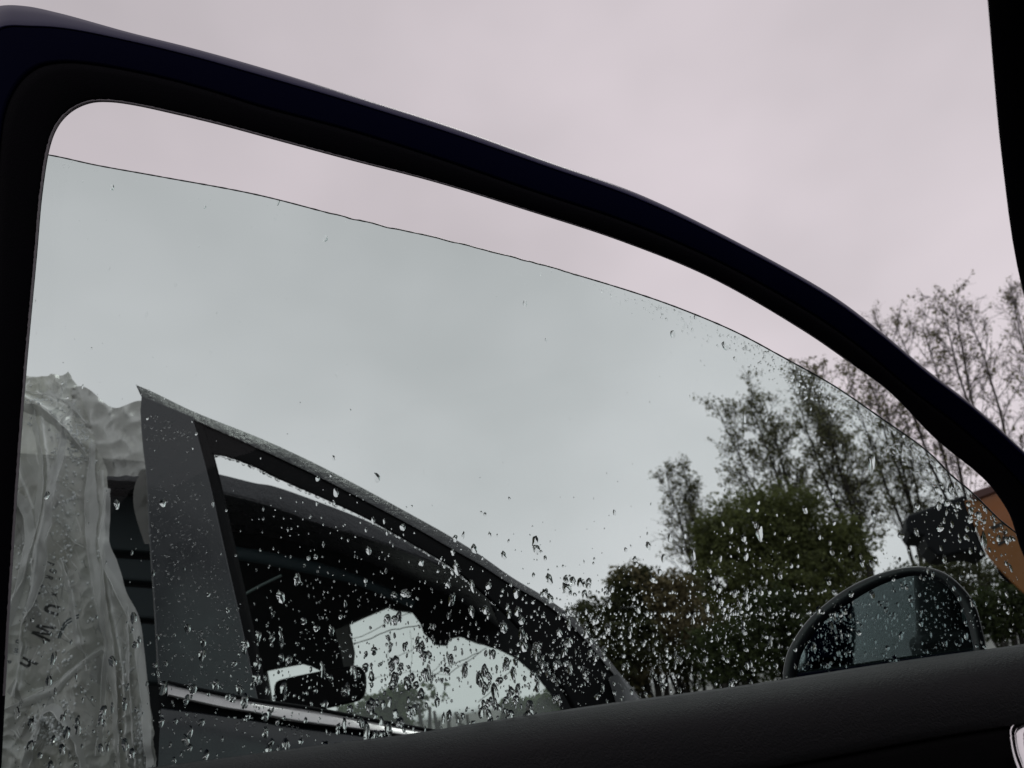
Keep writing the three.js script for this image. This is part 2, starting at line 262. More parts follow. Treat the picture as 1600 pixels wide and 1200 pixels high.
  box('bulkhead', -3.6, -3.5, 0.22, 1.0, 0.1, 1.6, M.cloth);
  box('bonnet', 0.3, 1.35, 0.84, 0.92, 0.1, 1.55, M.blueShadePaint, 0.04);
  box('seat_cushion', -1.15, -0.6, 0.3, 0.48, 0.95, 1.4, M.cloth, 0.07);
  box('seat_back', -1.35, -1.15, 0.4, 1.1, 0.95, 1.4, M.cloth, 0.08);
  box('rear_seat', -2.6, -2.3, 0.3, 1.05, 0.2, 1.45, M.cloth, 0.08);
  for (const [a, b] of [[0.72, 0.1], [-3.0, 0.1], [0.72, 1.55], [-3.0, 1.55]]) {
    const g = new THREE.TorusGeometry(0.24, 0.085, 12, 32); g.applyMatrix4(new THREE.Matrix4().makeBasis(F, V(0, 1, 0), Nn).setPosition(B(a, 0.31, b)));
    const w = mesh('wheel', g, M.rubber, blueCar); const r = new THREE.CylinderGeometry(0.19, 0.19, 0.08, 24); r.rotateX(Math.PI / 2); r.applyMatrix4(new THREE.Matrix4().makeBasis(F, V(0, 1, 0), Nn).setPosition(B(a, 0.31, b))); mesh('rim', r, M.chrome, w);
  }
}

// ───────────────────────── grey car next to it ─────────────────────────
const yawG = 0.36;
const gdoor = new Sheet(V(-0.35, 1.0, -1.55), V(Math.sin(yawG) * Math.cos(0.1), Math.sin(0.1), Math.cos(yawG) * Math.cos(0.1)));
const greyCar = thing('grey_car', 'dark grey car with cracked windscreen and open wet front door beyond the glass', 'car');
const gTop = [[212, 601], [240, 613], [300, 642], [400, 682], [450, 704], [500, 728], [575, 767], [650, 808], [700, 836], [750, 867], [800, 902], [850, 932], [892, 962], [925, 997], [962, 1044], [1000, 1090], [1030, 1135]];
const gMid = [[222, 622], [240, 629], [303, 656], [400, 699], [450, 722], [500, 746], [575, 785], [650, 825], [700, 854], [750, 882], [800, 914], [850, 942], [886, 970], [918, 1004], [955, 1049], [993, 1094], [1020, 1140]];
const gIn = [[320, 700], [330, 709], [350, 713], [400, 731], [425, 744], [500, 777], [575, 812], [650, 854], [700, 884], [735, 912], [775, 948], [815, 990], [850, 1036], [880, 1084], [905, 1130]];
const spl = (a) => new THREE.CatmullRomCurve3(a.map((p) => V(p[0], p[1], 0)), false, 'centripetal');
{
  const ct = spl(gTop), cm = spl(gMid), ci = spl(gIn); const top = [], face = [], n = 120;
  const h = (c, t, off) => { const p = c.getPoint(t); return gdoor.hit(p.x, p.y, off); };
  for (let i = 0; i <= n; i++) { const t = i / n; top.push([h(cm, t, -0.012), h(cm, t, 0), h(cm, t, 0.0015), h(ct, t, -0.012), h(ct, t, -0.022).lerp(h(cm, t, -0.022), 0.3)]); }
  const gd = mesh('front_door', loft(top, { closed: true, caps: true }), phy([0.035, 0.035, 0.04], 0.55, { specularIntensity: 0.6, roughnessMap: rep(smearTex, 3), bumpMap: rep(smearTex, 14), bumpScale: 0.002 }), greyCar);
  // black inner frame between the painted edge and the opening
  for (let i = 0; i <= n; i++) { const t = i / n; const ti = t; const a = cm.getPoint(lerp(0.1, 1, t)), b = ci.getPoint(ti); const H = (k, off) => gdoor.hit(lerp(a.x, b.x, k), lerp(a.y, b.y, k), off); face.push([H(0, -0.004), H(0.1, -0.003), H(0.9, -0.003), H(1, -0.008), H(0.5, -0.03)]); }
  mesh('window_frame', loft(face, { closed: true, caps: true }), M.blackPlastic, gd);
  // pillar panel at the rear of the door
  const panel = [...curve2([[221, 617], [302, 651]], 6), ...curve2([[303, 657], [312, 690], [330, 760], [350, 850], [375, 960], [400, 1075], [404, 1094]], 20), [275, 1074], [248, 1070], ...curve2([[247, 1068], [245, 1040], [240, 950], [232, 830], [228, 740], [222, 690], [219, 640]], 14)];
  mesh('pillar_panel', solid(gdoor, panel, 0.004, -0.02, { bevel: 0.003 }), M.greyPaint, gd);
  mesh('pillar_seal', loft(curve2([[303, 657], [312, 690], [330, 760], [350, 850], [375, 960], [400, 1075], [406, 1100]], 30).map(([x, y]) => [gdoor.hit(x - 2, y, 0), gdoor.hit(x + 9, y, -0.001), gdoor.hit(x + 17, y, -0.004), gdoor.hit(x + 17, y + 2, -0.02)])), M.blackPlastic, gd);
  // belt strip, groove, skin below
  const bt = [[262, 1069], [283, 1074], [350, 1088], [400, 1097], [500, 1112], [582, 1128], [660, 1142], [720, 1152]], bb = [[262, 1086], [275, 1089], [350, 1106], [400, 1114], [450, 1125], [575, 1141], [655, 1152], [720, 1160]];
  const cbt = spl(bt), cbb = spl(bb), br = [];
  for (let i = 0; i <= 60; i++) { const a = cbt.getPoint(i / 60), b = cbb.getPoint(i / 60), H = (k, off) => gdoor.hit(lerp(a.x, b.x, k), lerp(a.y, b.y, k), off); br.push([H(-0.1, -0.012), H(-0.1, 0.0), H(0.3, 0.008), H(0.8, 0.016), H(1.05, 0.018), H(1.08, 0.0)]); }
  mesh('belt_moulding', loft(br, { closed: true, caps: true }), M.belt, gd);
  mesh('belt_edge', tube(bt.map(([x, y]) => gdoor.hit(x, y - 3, 0.002)), 0.0035, { seg: 40, rad: 6 }), M.blackPlastic, gd);
  mesh('belt_groove', solid(gdoor, [[248, 1070], [283, 1080], [400, 1103], [575, 1138], [720, 1165], [720, 1190], [575, 1150], [450, 1132], [400, 1124], [262, 1106], [248, 1104]], -0.004, -0.03), M.blackPlastic, gd);
  mesh('door_skin', loft(curve2([[252, 1106], [300, 1111], [400, 1125], [450, 1134], [575, 1150], [720, 1178], [900, 1210], [1050, 1230]], 30).map(([x, y]) => { const p = gdoor.hit(x, y, 0.002); return [[0, -0.02], [0, 0], [0.004, 0.006], [0.05, 0.016], [0.2, 0.03], [0.45, 0.02], [0.6, -0.03]].map(([dv, dn]) => p.clone().addScaledVector(gdoor.v, -dv).addScaledVector(gdoor.n, dn)); })), M.greyPaint, gd);
  mesh('door_mirror', solid(gdoor, [[966, 1052], [985, 1070], [1002, 1093], [1010, 1120], [985, 1115], [975, 1078]], 0.05, -0.02, { bevel: 0.008 }), std([0.2, 0.2, 0.21], 0.5), gd);
  // beads of water: on the panel and hanging in a row under the frame
  const R = rng(77), beads = [];
  const bead = (p, n, r, e) => { const g = new THREE.SphereGeometry(r, 7, 5); g.scale(1, e, 0.6); g.applyMatrix4(new THREE.Matrix4().lookAt(n, V(0, 0, 0), V(0, 1, 0)).setPosition(p)); beads.push(g); };
  for (let i = 0; i < 1100; i++) { const y = lerp(625, 1075, R()), k = R(); const xl = lerp(220, 248, (y - 602) / 470), xr = lerp(296, 400, sstep(640, 1090, y) * 0.5 + 0.5 * (y - 640) / 450); const x = lerp(xl, xr, k); if (y > 690 && y < 750 && R() < 0.8) continue; if (y < 640 + (x - 222) * 0.42) continue; bead(gdoor.hit(x, y, 0.005), gdoor.n, 0.0005 + 0.0015 * Math.pow(R(), 4), 1 + R() * 0.8); }
  for (let i = 0; i < 130; i++) { const t = 0.05 + 0.6 * R(), p = ci.getPoint(t); bead(gdoor.hit(p.x, p.y + R() * 1.5, -0.007), gdoor.n, 0.0016 + 0.0022 * R(), 1.3); }
  for (let i = 0; i < 260; i++) { const t = R(), a = ct.getPoint(t), b = cm.getPoint(t), k = R(); bead(gdoor.hit(lerp(a.x, b.x, k), lerp(a.y, b.y, k), -0.004), gdoor.n, 0.0008 + 0.001 * R(), 1); }
  for (let i = 0; i < 260; i++) { const x = lerp(262, 700, R()), k = R(); bead(gdoor.hit(x, lerp(1112, 1190, k) + (x - 300) * 0.14, 0.012), gdoor.n, 0.0008 + 0.0012 * R(), 1.3); }
  const wb = mesh('water_beads', merge(beads), M.water, gd); wb.userData.kind = 'stuff';

  // body
  const rail = new Sheet(V(0, 1.4, -2.15), V(0, 0.15, 1));
  const rt = spl([[-520, 715], [-150, 702], [100, 712], [250, 724], [342, 741], [400, 755], [425, 759], [500, 785], [557, 807], [600, 826], [650, 852], [700, 884], [740, 912]]), rb = spl([[-520, 750], [-150, 736], [100, 745], [250, 757], [347, 772], [400, 785], [425, 792], [500, 819], [575, 842], [625, 860], [687, 884], [735, 908], [760, 930]]);
  const rr = [];
  for (let i = 0; i <= 90; i++) { const t = i / 90, a = rt.getPoint(t), b = rb.getPoint(t), w = 1.4 * noise.noise(t * 70, 1, 1); const H = (k, off) => rail.hit(lerp(a.x, b.x, k), lerp(a.y, b.y, k) + w * k, off); const A = H(0, 0), far = A.clone(); far.z = -3.25; const mid = A.clone().lerp(far, 0.5); mid.y += 0.02; rr.push([far.clone().setY(far.y - 0.05), far, mid, A.clone().add(V(0, 0.002, -0.06)), A, H(0.4, 0.006), H(0.85, 0.006), H(1, 0.002), H(1.05, -0.03), far.clone().setY(far.y - 0.06)]); }
  mesh('roof', crease(loft(rr), 0.5), phy([0.065, 0.065, 0.072], 0.55, { specularIntensity: 0.5, roughnessMap: rep(smearTex, 3), bumpMap: rep(smearTex, 9), bumpScale: 0.004 }), greyCar);
  // inner shell of the cabin with its window openings
  const shell = new Sheet(V(0, 1.0, -2.95), V(0, 0.05, 1));
  const hole = [[411, 1047], [440, 1041], [467, 1036], [485, 1041], [500, 1048], [537, 1042], [532, 1020], [524, 988], [527, 980], [560, 965], [602, 947], [615, 952], [642, 955], [657, 975], [662, 990], [673, 1000], [678, 1006], [696, 1007], [700, 996], [716, 993], [735, 998], [775, 1012], [805, 1027], [837, 1055], [865, 1090], [890, 1130], [905, 1190], [435, 1190], [427, 1130], [419, 1094]];
  mesh('cabin', solid(shell, [[-520, 742], [-150, 732], [250, 752], [347, 765], [500, 808], [600, 842], [690, 890], [750, 930], [830, 985], [880, 1030], [940, 1092], [960, 1300], [-520, 1450]], 0, -0.05, { holes: [hole] }), M.cabin, greyCar);
  const sc = new Sheet(V(0, 1.0, -2.98), V(0, 0.05, 1));
  const sg = new THREE.ShapeGeometry(new THREE.Shape((() => { const p = [[400, 940], [700, 930], [900, 1010], [920, 1200], [400, 1210]].map(([x, y]) => sc.local(sc.hit(x, y))); if (THREE.ShapeUtils.area(p) < 0) p.reverse(); return p; })())); sg.applyMatrix4(sc.matrix());
  const ws = mesh('windscreen', sg, M.screen, greyCar); ws.userData.label = 'misted and cracked windscreen';
  const R2 = rng(5);
  for (const [w, l] of [[1.6, [[530, 1012], [570, 1001], [612, 984], [657, 978]]], [1.1, [[535, 1004], [575, 990], [605, 972], [640, 958]]], [0.9, [[605, 1032], [640, 1018], [662, 1004]]], [1.3, [[625, 1083], [660, 1066], [705, 1040], [752, 1018]]], [0.9, [[660, 1066], [674, 1052], [687, 1040]]], [1.2, [[702, 1052], [730, 1034], [760, 1012]]], [1.2, [[748, 1098], [776, 1070], [802, 1044]]], [0.6, [[640, 985], [644, 1020], [640, 1060]]], [0.6, [[610, 990], [606, 1030], [612, 1075]]], [0.6, [[580, 1060], [640, 1050], [700, 1055]]], [2.4, [[715, 990], [735, 1001], [778, 1014]]]]) {
    const pts = []; for (let i = 0; i < l.length - 1; i++) for (let k = 0; k < 4; k++) pts.push(mixp(l[i], l[i + 1], k / 4)); pts.push(l[l.length - 1]);
    mesh('crack', tube(pts.map(([x, y]) => sc.hit(x + R2() * 2 - 1, y + R2() * 2 - 1, 0.006)), 0.0011 * w, { seg: 40, rad: 4 }), M.crack, ws);
  }
  const mir = new Sheet(V(0, 1, -2.6), V(0, 0, 1));
  mesh('interior_mirror', solid(mir, curve2([[428, 1096], [428, 1070], [432, 1064], [440, 1061], [545, 1041], [558, 1041], [566, 1047], [569, 1060], [567, 1084], [560, 1094], [548, 1098], [470, 1114], [434, 1117], [428, 1108], [428, 1096]], 60), 0, -0.04, { bevel: 0.008, segs: 3 }), M.blackPlastic, greyCar);
  mesh('sun_visor', solid(mir, [[523, 984], [545, 976], [549, 1000], [553, 1020], [551, 1042], [537, 1043], [531, 1012]], -0.08, -0.1, { bevel: 0.003 }), std([0.09, 0.095, 0.09], 0.8), greyCar);
  const tb = new Sheet(V(0, 1, -2.4), V(0, 0, 1));
  mesh('curtain_airbag', tube([[355, 862], [380, 866], [420, 873], [500, 890], [560, 907], [600, 924], [648, 945]].map(([x, y]) => tb.hit(x, y)), 0.019, { seg: 60, rad: 12, taper: (t) => (1.05 - 0.35 * sstep(0.4, 0.8, t)) * (1 + 0.08 * noise.noise(t * 24, 1, 4)) }), M.teal, greyCar);
  mesh('headlining_rod', tube([[380, 930], [405, 916], [440, 899]].map(([x, y]) => tb.hit(x, y)), 0.004, { seg: 8, rad: 6 }), std([0.15, 0.2, 0.19], 0.6), greyCar);
  for (const [y0, y1] of [[770, 856], [868, 902], [912, 960], [968, 1060]]) mesh('seat_panel', solid(new Sheet(V(0, 1, -2.25), V(0, 0.2, 1)), [[140, y0], [262, y0 + 8], [268, y1 + 8], [140, y1]], 0, -0.06, { bevel: 0.008 }), std([0.014, 0.022, 0.026], 0.8), greyCar);
  // lower body, bonnet, wheels
  const gb = (name, x0, x1, y0, y1, z0, z1, mat, r = 0.05) => { const g = new RoundedBoxGeometry(x1 - x0, y1 - y0, z1 - z0, 3, Math.min(r, (y1 - y0) / 2.1)); g.translate((x0 + x1) / 2, (y0 + y1) / 2, (z0 + z1) / 2); return mesh(name, g, mat, greyCar); };
  gb('lower_body', -2.6, 0.3, 0.22, 0.72, -3.7, -2.1, M.greyPaint, 0.1);
  gb('bonnet', 0.3, 1.35, 0.25, 0.74, -3.7, -2.1, M.greyPaint, 0.16);
  gb('tail', -2.9, -1.75, 0.3, 0.95, -3.7, -2.15, M.greyPaint, 0.14);
  for (const [x, z] of [[0.75, -2.15], [0.75, -3.65], [-2.1, -2.15], [-2.1, -3.65]]) { const g = new THREE.TorusGeometry(0.23, 0.085, 12, 30); g.translate(x, 0.31, z); const w = mesh('wheel', g, M.rubber, greyCar); const r = new THREE.CylinderGeometry(0.18, 0.18, 0.08, 24); r.rotateX(Math.PI / 2); r.translate(x, 0.31, z); mesh('rim', r, M.chrome, w); }
}

// ───────────────────────── plastic sheeting ─────────────────────────
{
  const S = new Sheet(V(-0.75, 1.0, -1.78), V(0.15, 0, 1));
  const cv = document.createElement('canvas'); cv.width = 700; cv.height = 1280; const c = cv.getContext('2d');
  const X = (x) => (x + 155) * 1.7, Y = (y) => (y - 575) * 2;
  c.fillStyle = '#cdcdc8'; c.fillRect(0, 0, 700, 1280);
  const R = rng(9);
  for (let i = 0; i < 260; i++) { c.fillStyle = R() < 0.5 ? `rgba(150,146,134,${0.03 + 0.05 * R()})` : `rgba(225,230,232,${0.03 + 0.06 * R()})`; c.beginPath(); c.ellipse(R() * 700, R() * 1280, 8 + 50 * R(), 20 + 130 * R(), R() * 0.8 - 0.4, 0, 7); c.fill(); }
  // film doubled along folds, highlights painted in; brownish seat painted as seen through
  const FL = [[[125, 640], [110, 760], [92, 850], [60, 1000], [45, 1080]], [[150, 690], [140, 800], [150, 900], [170, 1000], [165, 1180]], [[80, 660], [95, 780], [70, 900]], [[178, 860], [185, 940], [205, 1050], [215, 1190]], [[60, 1080], [110, 1060], [165, 1010]], [[60, 1190], [90, 1120], [130, 1170]], [[40, 620], [90, 650], [140, 700]], [[50, 605], [110, 640], [150, 680]], [[168, 740], [172, 850], [195, 920], [228, 1000], [246, 1150]], [[150, 900], [185, 1000], [190, 1180]], [[100, 880], [130, 940], [140, 1010]], [[-10, 700], [40, 730], [60, 800]]];
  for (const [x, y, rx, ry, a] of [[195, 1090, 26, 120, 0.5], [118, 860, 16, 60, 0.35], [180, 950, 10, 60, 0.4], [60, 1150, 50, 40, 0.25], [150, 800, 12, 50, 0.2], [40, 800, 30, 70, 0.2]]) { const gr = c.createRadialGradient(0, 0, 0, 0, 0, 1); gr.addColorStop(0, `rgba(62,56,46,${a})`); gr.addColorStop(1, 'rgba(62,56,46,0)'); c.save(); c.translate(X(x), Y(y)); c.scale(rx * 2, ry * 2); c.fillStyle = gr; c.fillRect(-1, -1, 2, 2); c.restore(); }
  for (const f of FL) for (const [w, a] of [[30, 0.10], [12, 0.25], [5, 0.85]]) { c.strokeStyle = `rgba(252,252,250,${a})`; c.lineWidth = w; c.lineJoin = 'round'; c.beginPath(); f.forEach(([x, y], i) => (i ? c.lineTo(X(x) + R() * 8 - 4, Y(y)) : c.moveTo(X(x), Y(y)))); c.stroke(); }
  for (let i = 0; i < 60; i++) { const x = R() * 330 - 80, y = 590 + R() * 640, w = 10 + 40 * R(), h = 20 + 110 * R(), k = R() * 20 - 10; c.fillStyle = R() < 0.55 ? `rgba(30,33,36,${0.08 + 0.2 * R()})` : `rgba(250,252,255,${0.06 + 0.14 * R()})`; c.beginPath(); c.moveTo(X(x), Y(y)); c.lineTo(X(x + w * R()), Y(y + h * 0.3)); c.lineTo(X(x + w * 0.6 + k), Y(y + h)); c.lineTo(X(x - w * 0.4 * R() + k), Y(y + h * 0.6)); c.fill(); }  // light and dark facets paint the shading between crumples
  for (let i = 0; i < 420; i++) { const x = R() * 340 - 85, y = 590 + R() * 600, l = 6 + 40 * R() * R(), a = 1.2 + (R() - 0.5) * 1.6; c.strokeStyle = R() < 0.6 ? `rgba(255,255,255,${0.2 + 0.6 * R()})` : `rgba(40,42,44,${0.1 + 0.22 * R()})`; c.lineWidth = 0.8 + 2.4 * R(); c.beginPath(); c.moveTo(X(x), Y(y)); c.quadraticCurveTo(X(x + Math.cos(a) * l * 0.5 + R() * 8 - 4), Y(y + Math.sin(a) * l * 0.5), X(x + Math.cos(a) * l), Y(y + Math.sin(a) * l)); c.stroke(); }  // white and dark strokes paint crinkle highlights and shading
  c.textAlign = 'center'; c.textBaseline = 'middle';
  const put = (s, x, y, size, rot, col = '#14171a', w = '') => { c.save(); c.translate(X(x), Y(y)); c.rotate(rot); c.fillStyle = col; c.font = `${w} ${size * 2}px sans-serif`; c.fillText(s, 0, 0); c.restore(); };
  for (const [s, x, y] of [['P', 81, 921], ['R', 76, 932], ['O', 72, 944], ['T', 68, 955], ['E', 63, 966], ['C', 57, 977], ['O', 43, 1005], ['M', 41, 1019], ['P', 29, 1036]]) put(s, x, y, 9, 1.8, '#1d2430', 'bold');
  for (const [s, x, y] of [['F', 92, 886], ['O', 95, 897], ['R', 90, 907], ['X', 94, 932]]) put(s, x, y, 9.5, 1.9, '#23262c', 'bold');
  for (const [s, x, y, r] of [['U', 92, 955, 1.9], ['W', 81, 990, 1.95], ['h', 58, 1038, 2.1]]) put(s, x, y, 27, r, '#0b0c0e', 'bold');
  c.strokeStyle = '#23343c'; c.lineWidth = 5; for (const k of [0, 7]) { c.beginPath(); c.moveTo(X(101 + k * 0.6), Y(1000)); c.quadraticCurveTo(X(110), Y(972 + k), X(136), Y(964 + k * 0.6)); c.stroke(); }
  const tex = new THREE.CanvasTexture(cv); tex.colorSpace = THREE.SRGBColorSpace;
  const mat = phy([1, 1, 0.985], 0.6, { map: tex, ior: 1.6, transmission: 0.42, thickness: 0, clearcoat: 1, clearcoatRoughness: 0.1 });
  const left = -150;
  const right = spl([[112, 586], [125, 612], [140, 648], [156, 702], [170, 728], [176, 745], [176, 775], [172, 810], [178, 862], [182, 888], [198, 914], [218, 953], [227, 987], [235, 1030], [241, 1081], [249, 1129], [252, 1186], [254, 1260]]);
  const topy = (x) => x < 30 ? 586 + (30 - x) * 0.08 : x < 100 ? 586 + 1.5 * Math.sin(x * 0.4) : 586;
  const nu = 270, nv = 420; const pos = [], uv = [], idx = [];
  const folds = [[[125, 640], [110, 760], [92, 850], [60, 1000]], [[150, 690], [140, 800], [150, 900], [170, 1000], [165, 1180]], [[80, 660], [95, 780], [70, 900]], [[178, 860], [185, 940], [205, 1050], [215, 1190]], [[60, 1080], [110, 1060], [165, 1010]], [[60, 1190], [90, 1120], [130, 1170]], [[40, 620], [90, 650], [140, 700]], [[50, 605], [110, 640], [150, 680]], [[30, 650], [70, 640], [105, 665]]];
  const segd = (x, y) => { let s = 0; for (let k = 0; k < folds.length; k++) { const f = folds[k]; let d = 1e9; for (let i = 0; i < f.length - 1; i++) { const ax = f[i][0], ay = f[i][1], bx = f[i + 1][0] - ax, by = f[i + 1][1] - ay; const t = Math.max(0, Math.min(1, ((x - ax) * bx + (y - ay) * by) / (bx * bx + by * by))); d = Math.min(d, Math.hypot(x - ax - t * bx, y - ay - t * by)); } s += (k % 3 === 1 ? -0.7 : 1) * Math.exp(-Math.pow(d / (7 + 2 * (k % 4)), 1.3)) * 0.02; } return s; };
  const ridge = (x, y, z) => 1 - 2 * Math.abs(noise.noise(x, y, z));
  const disp = (x, y) => segd(x, y) * 1.3 + 0.006 * ridge(x * 0.035 + y * 0.02, y * 0.03 - x * 0.01, 9.1) * sstep(-0.2, 0.3, noise.noise(x * 0.012 + 5, y * 0.012, 2)) + 0.022 * Math.pow(Math.max(0, ridge(x * 0.016 + 0.35 * noise.noise(x * .012, y * .006, 4) + 0.0009 * y, y * 0.0022, 1.2)), 2) + 0.004 * ridge(x * 0.05 + y * 0.012, y * 0.011, 4.4) * sstep(-0.1, 0.3, noise.noise(x * 0.02, y * 0.012, 6)) + 0.004 * noise.noise(x * 0.06, y * 0.05, 7.7) + 0.0024 * ridge(x * 0.1 + y * 0.03, y * 0.045 - x * 0.02, 3.9) * sstep(-0.1, 0.25, noise.noise(x * 0.02 + 9, y * 0.016, 5)) + (0.014 * (1 - sstep(586, 740, y)) + 0.008 * sstep(1080, 1150, y)) * ridge(x * 0.04 + y * 0.03, y * 0.04 - x * 0.02, 2.2) + 0.05 * sstep(586, 700, y);
  const tri = (t) => Math.abs(((t % 1) + 1) % 1 - 0.5) * 2;
  const crumple = (x, y) => { const w1 = noise.noise(x * 0.013, y * 0.009, 11.1), w2 = noise.noise(x * 0.017, y * 0.012, 15.7), m1 = sstep(-0.25, 0.3, noise.noise(x * 0.011 + 3, y * 0.008, 21)), m2 = sstep(-0.2, 0.35, noise.noise(x * 0.014, y * 0.01 + 4, 27)); const top = 1 - sstep(600, 760, y), low = sstep(1040, 1110, y);
    return 0.0085 * m1 * tri(x / 58 + y / 130 + 1.5 * w1) + 0.0075 * m2 * tri(x / 74 - y / 64 + 1.7 * w2) + (0.010 * top + 0.009 * low) * tri(y / 52 + x / 75 + 1.4 * w2) + 0.004 * (0.4 + top + low) * tri(x / 23 - y / 37 + 2.4 * w1) + 0.0028 * tri(x / 15 + y / 60 + 2.1 * w2) * m2; };
  const surf = (x, y, o = 0) => S.hit(x, y, 0).addScaledVector(S.n, disp(x, y) * 0.9 + crumple(x, y) * (0.22 + 0.5 * (1 - sstep(600, 700, y))) - 0.02 + o);
  for (let j = 0; j <= nv; j++) { const p = right.getPoint(j / nv); const y = p.y, xr = p.x + 2.2 * noise.noise(y * 0.08, 1, 3); for (let i = 0; i <= nu; i++) { const x = lerp(left, xr, i / nu); const yy = y + (j === 0 ? 3 * noise.noise(x * 0.05, 2, 2) : 0); const q = surf(x, yy); pos.push(q.x, q.y, q.z); uv.push(X(x) / 700, 1 - Y(yy) / 1280); } }
  for (let j = 0; j < nv; j++) for (let i = 0; i < nu; i++) { const a = j * (nu + 1) + i; idx.push(a, a + nu + 1, a + 1, a + 1, a + nu + 1, a + nu + 2); }
  const g = new THREE.BufferGeometry(); g.setAttribute('position', new THREE.Float32BufferAttribute(pos, 3)); g.setAttribute('uv', new THREE.Float32BufferAttribute(uv, 2)); g.setIndex(idx); g.computeVertexNormals();
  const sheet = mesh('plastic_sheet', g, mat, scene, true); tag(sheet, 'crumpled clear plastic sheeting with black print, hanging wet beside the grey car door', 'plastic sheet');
  // folds where the film lies double; pale tubes stand in for edge glints
  const film = phy([0.72, 0.72, 0.71], 0.4, { ior: 1.7, transmission: 0.58, thickness: 0, clearcoat: 1, clearcoatRoughness: 0.08 }), glintM = phy([0.8, 0.8, 0.79], 0.3, { transmission: 0.3, thickness: 0, clearcoat: 1, clearcoatRoughness: 0.05 });
  const FOLDS = [[[[128, 632], [118, 720], [100, 830], [84, 920], [56, 1010], [44, 1090]], 26, 1], [[[150, 700], [140, 790], [148, 880], [168, 985], [160, 1180]], 22, -1], [[[176, 770], [170, 850], [190, 920], [222, 1000], [240, 1150], [244, 1230]], 18, -1], [[[66, 640], [84, 730], [74, 850], [30, 960]], 20, 1], [[[178, 880], [188, 980], [196, 1080], [204, 1230]], 26, 1], [[[36, 640], [80, 650], [126, 690], [146, 720]], 18, 1], [[[38, 612], [82, 622], [118, 642], [142, 668]], 10, -1], [[[30, 1110], [78, 1082], [124, 1050], [166, 1016]], 16, 1], [[[60, 1230], [84, 1150], [96, 1112], [132, 1150], [150, 1220]], 16, -1], [[[110, 880], [128, 930], [140, 1000], [150, 1050]], 14, 1], [[[22, 760], [52, 820], [40, 930], [10, 1050]], 18, -1], [[[212, 950], [216, 1040], [228, 1200]], 9, 1]];
  for (const [line, wd, side] of FOLDS) {
    const cu = spl(line), rows = [], glint = [], seed = R() * 50;
    for (let i = 0; i <= 50; i++) { const t = i / 50, p = cu.getPoint(t), q = cu.getTangent(t), w = wd * (0.35 + 0.65 * Math.sin(Math.PI * Math.min(1, t * 1.1 + 0.05))) * (0.8 + 0.5 * noise.noise(t * 5, seed, 1)), nx = -q.y * side, ny = q.x * side, r = []; const jx = 1.6 * noise.noise(t * 14, seed, 7); for (let k = 0; k <= 4; k++) { const f = k / 4; r.push(surf(p.x + jx + nx * w * f, p.y + ny * w * f, 0.004 + 0.011 * Math.sin(Math.PI * (1 - f) * 0.6) * (1 - 0.5 * f))); } rows.push(r); glint.push(r[0].clone()); }
    const fm = mesh('fold', loft(rows), film, sheet); mesh('glint', tube(glint, 0.0011, { seg: 90, rad: 4, taper: (t) => Math.max(0.15, 0.9 + 1.1 * noise.noise(t * 13, seed, 4)) }), glintM, fm);
  }
  const cr = [];  // thin pale tubes added as glints on scattered crinkles
  for (let i = 0; i < 110; i++) { const x0 = lerp(0, 210, R()), y0 = lerp(592, 1200, Math.pow(R(), 1.15)), a = (R() < 0.6 ? 1.45 : 0.5) + (R() - 0.5) * 1.3, l = 10 + 46 * R() * R(), k = (R() - 0.5) * 0.9; const xr = right.getPoint(Math.min(1, Math.max(0, (y0 - 586) / 674))).x - 8; if (x0 > xr) continue; const q = []; for (let m = 0; m <= 5; m++) { const f = m / 5, x = Math.min(xr, x0 + Math.cos(a + k * f) * l * f), y = Math.max(592, y0 + Math.sin(a + k * f) * l * f); q.push(surf(x, y, 0.001)); } cr.push(tube(q, 0.0005 + 0.0008 * R(), { seg: 12, rad: 4, taper: (t) => 0.2 + 0.8 * Math.sin(Math.PI * t) })); }
  mesh('crinkle_glint', merge(cr), glintM, sheet).userData.kind = 'stuff';
  // loose fold that reaches across to the door
  const fr = []; for (let i = 0; i <= 40; i++) { const t = i / 40, x = lerp(112, 236, t), r = []; const y0 = lerp(606, 632, sstep(0, 0.6, t)) - 6 * Math.sin(t * 9), y1 = lerp(700, 744, sstep(0.1, 0.45, t)) + 3 * noise.noise(t * 8, 2, 9); for (let j = 0; j <= 24; j++) { const y = lerp(y0, y1, j / 24); const p = S.hit(x, y, -0.012 + 0.024 * ridge(x * 0.03, y * 0.028 - x * 0.012, 3.3) + 0.014 * ridge(x * 0.05, y * 0.05 + x * 0.02, 8.3) - 0.01 * t); r.push(p); } fr.push(r); }
  const fg = loft(fr); { const u = fg.attributes.uv; for (let i = 0; i < u.count; i++) u.setXY(i, 0.85 + u.getX(i) * 0.2, 0.1 + u.getY(i)); }
  mesh('loose_fold', fg, phy([0.5, 0.495, 0.475], 0.6, { ior: 1.8, transmission: 0.42, thickness: 0, clearcoat: 0.9, clearcoatRoughness: 0.12 }), sheet);
  const hr = []; for (let i = 0; i <= 14; i++) { const t = i / 14, y = lerp(735, 850, t), xl = lerp(226, 208, Math.sin(Math.PI * Math.pow(t, 0.7))); hr.push([0, 0.25, 0.5, 0.75, 1].map((k) => S.hit(lerp(xl, 246, k), y, 0.02 + 0.012 * ridge(k * 2, t * 3, 5)))); }
  mesh('hanging_scrap', loft(hr), phy([0.14, 0.135, 0.125], 0.6, { transmission: 0.5, thickness: 0, clearcoat: 0.8, clearcoatRoughness: 0.15 }), sheet);
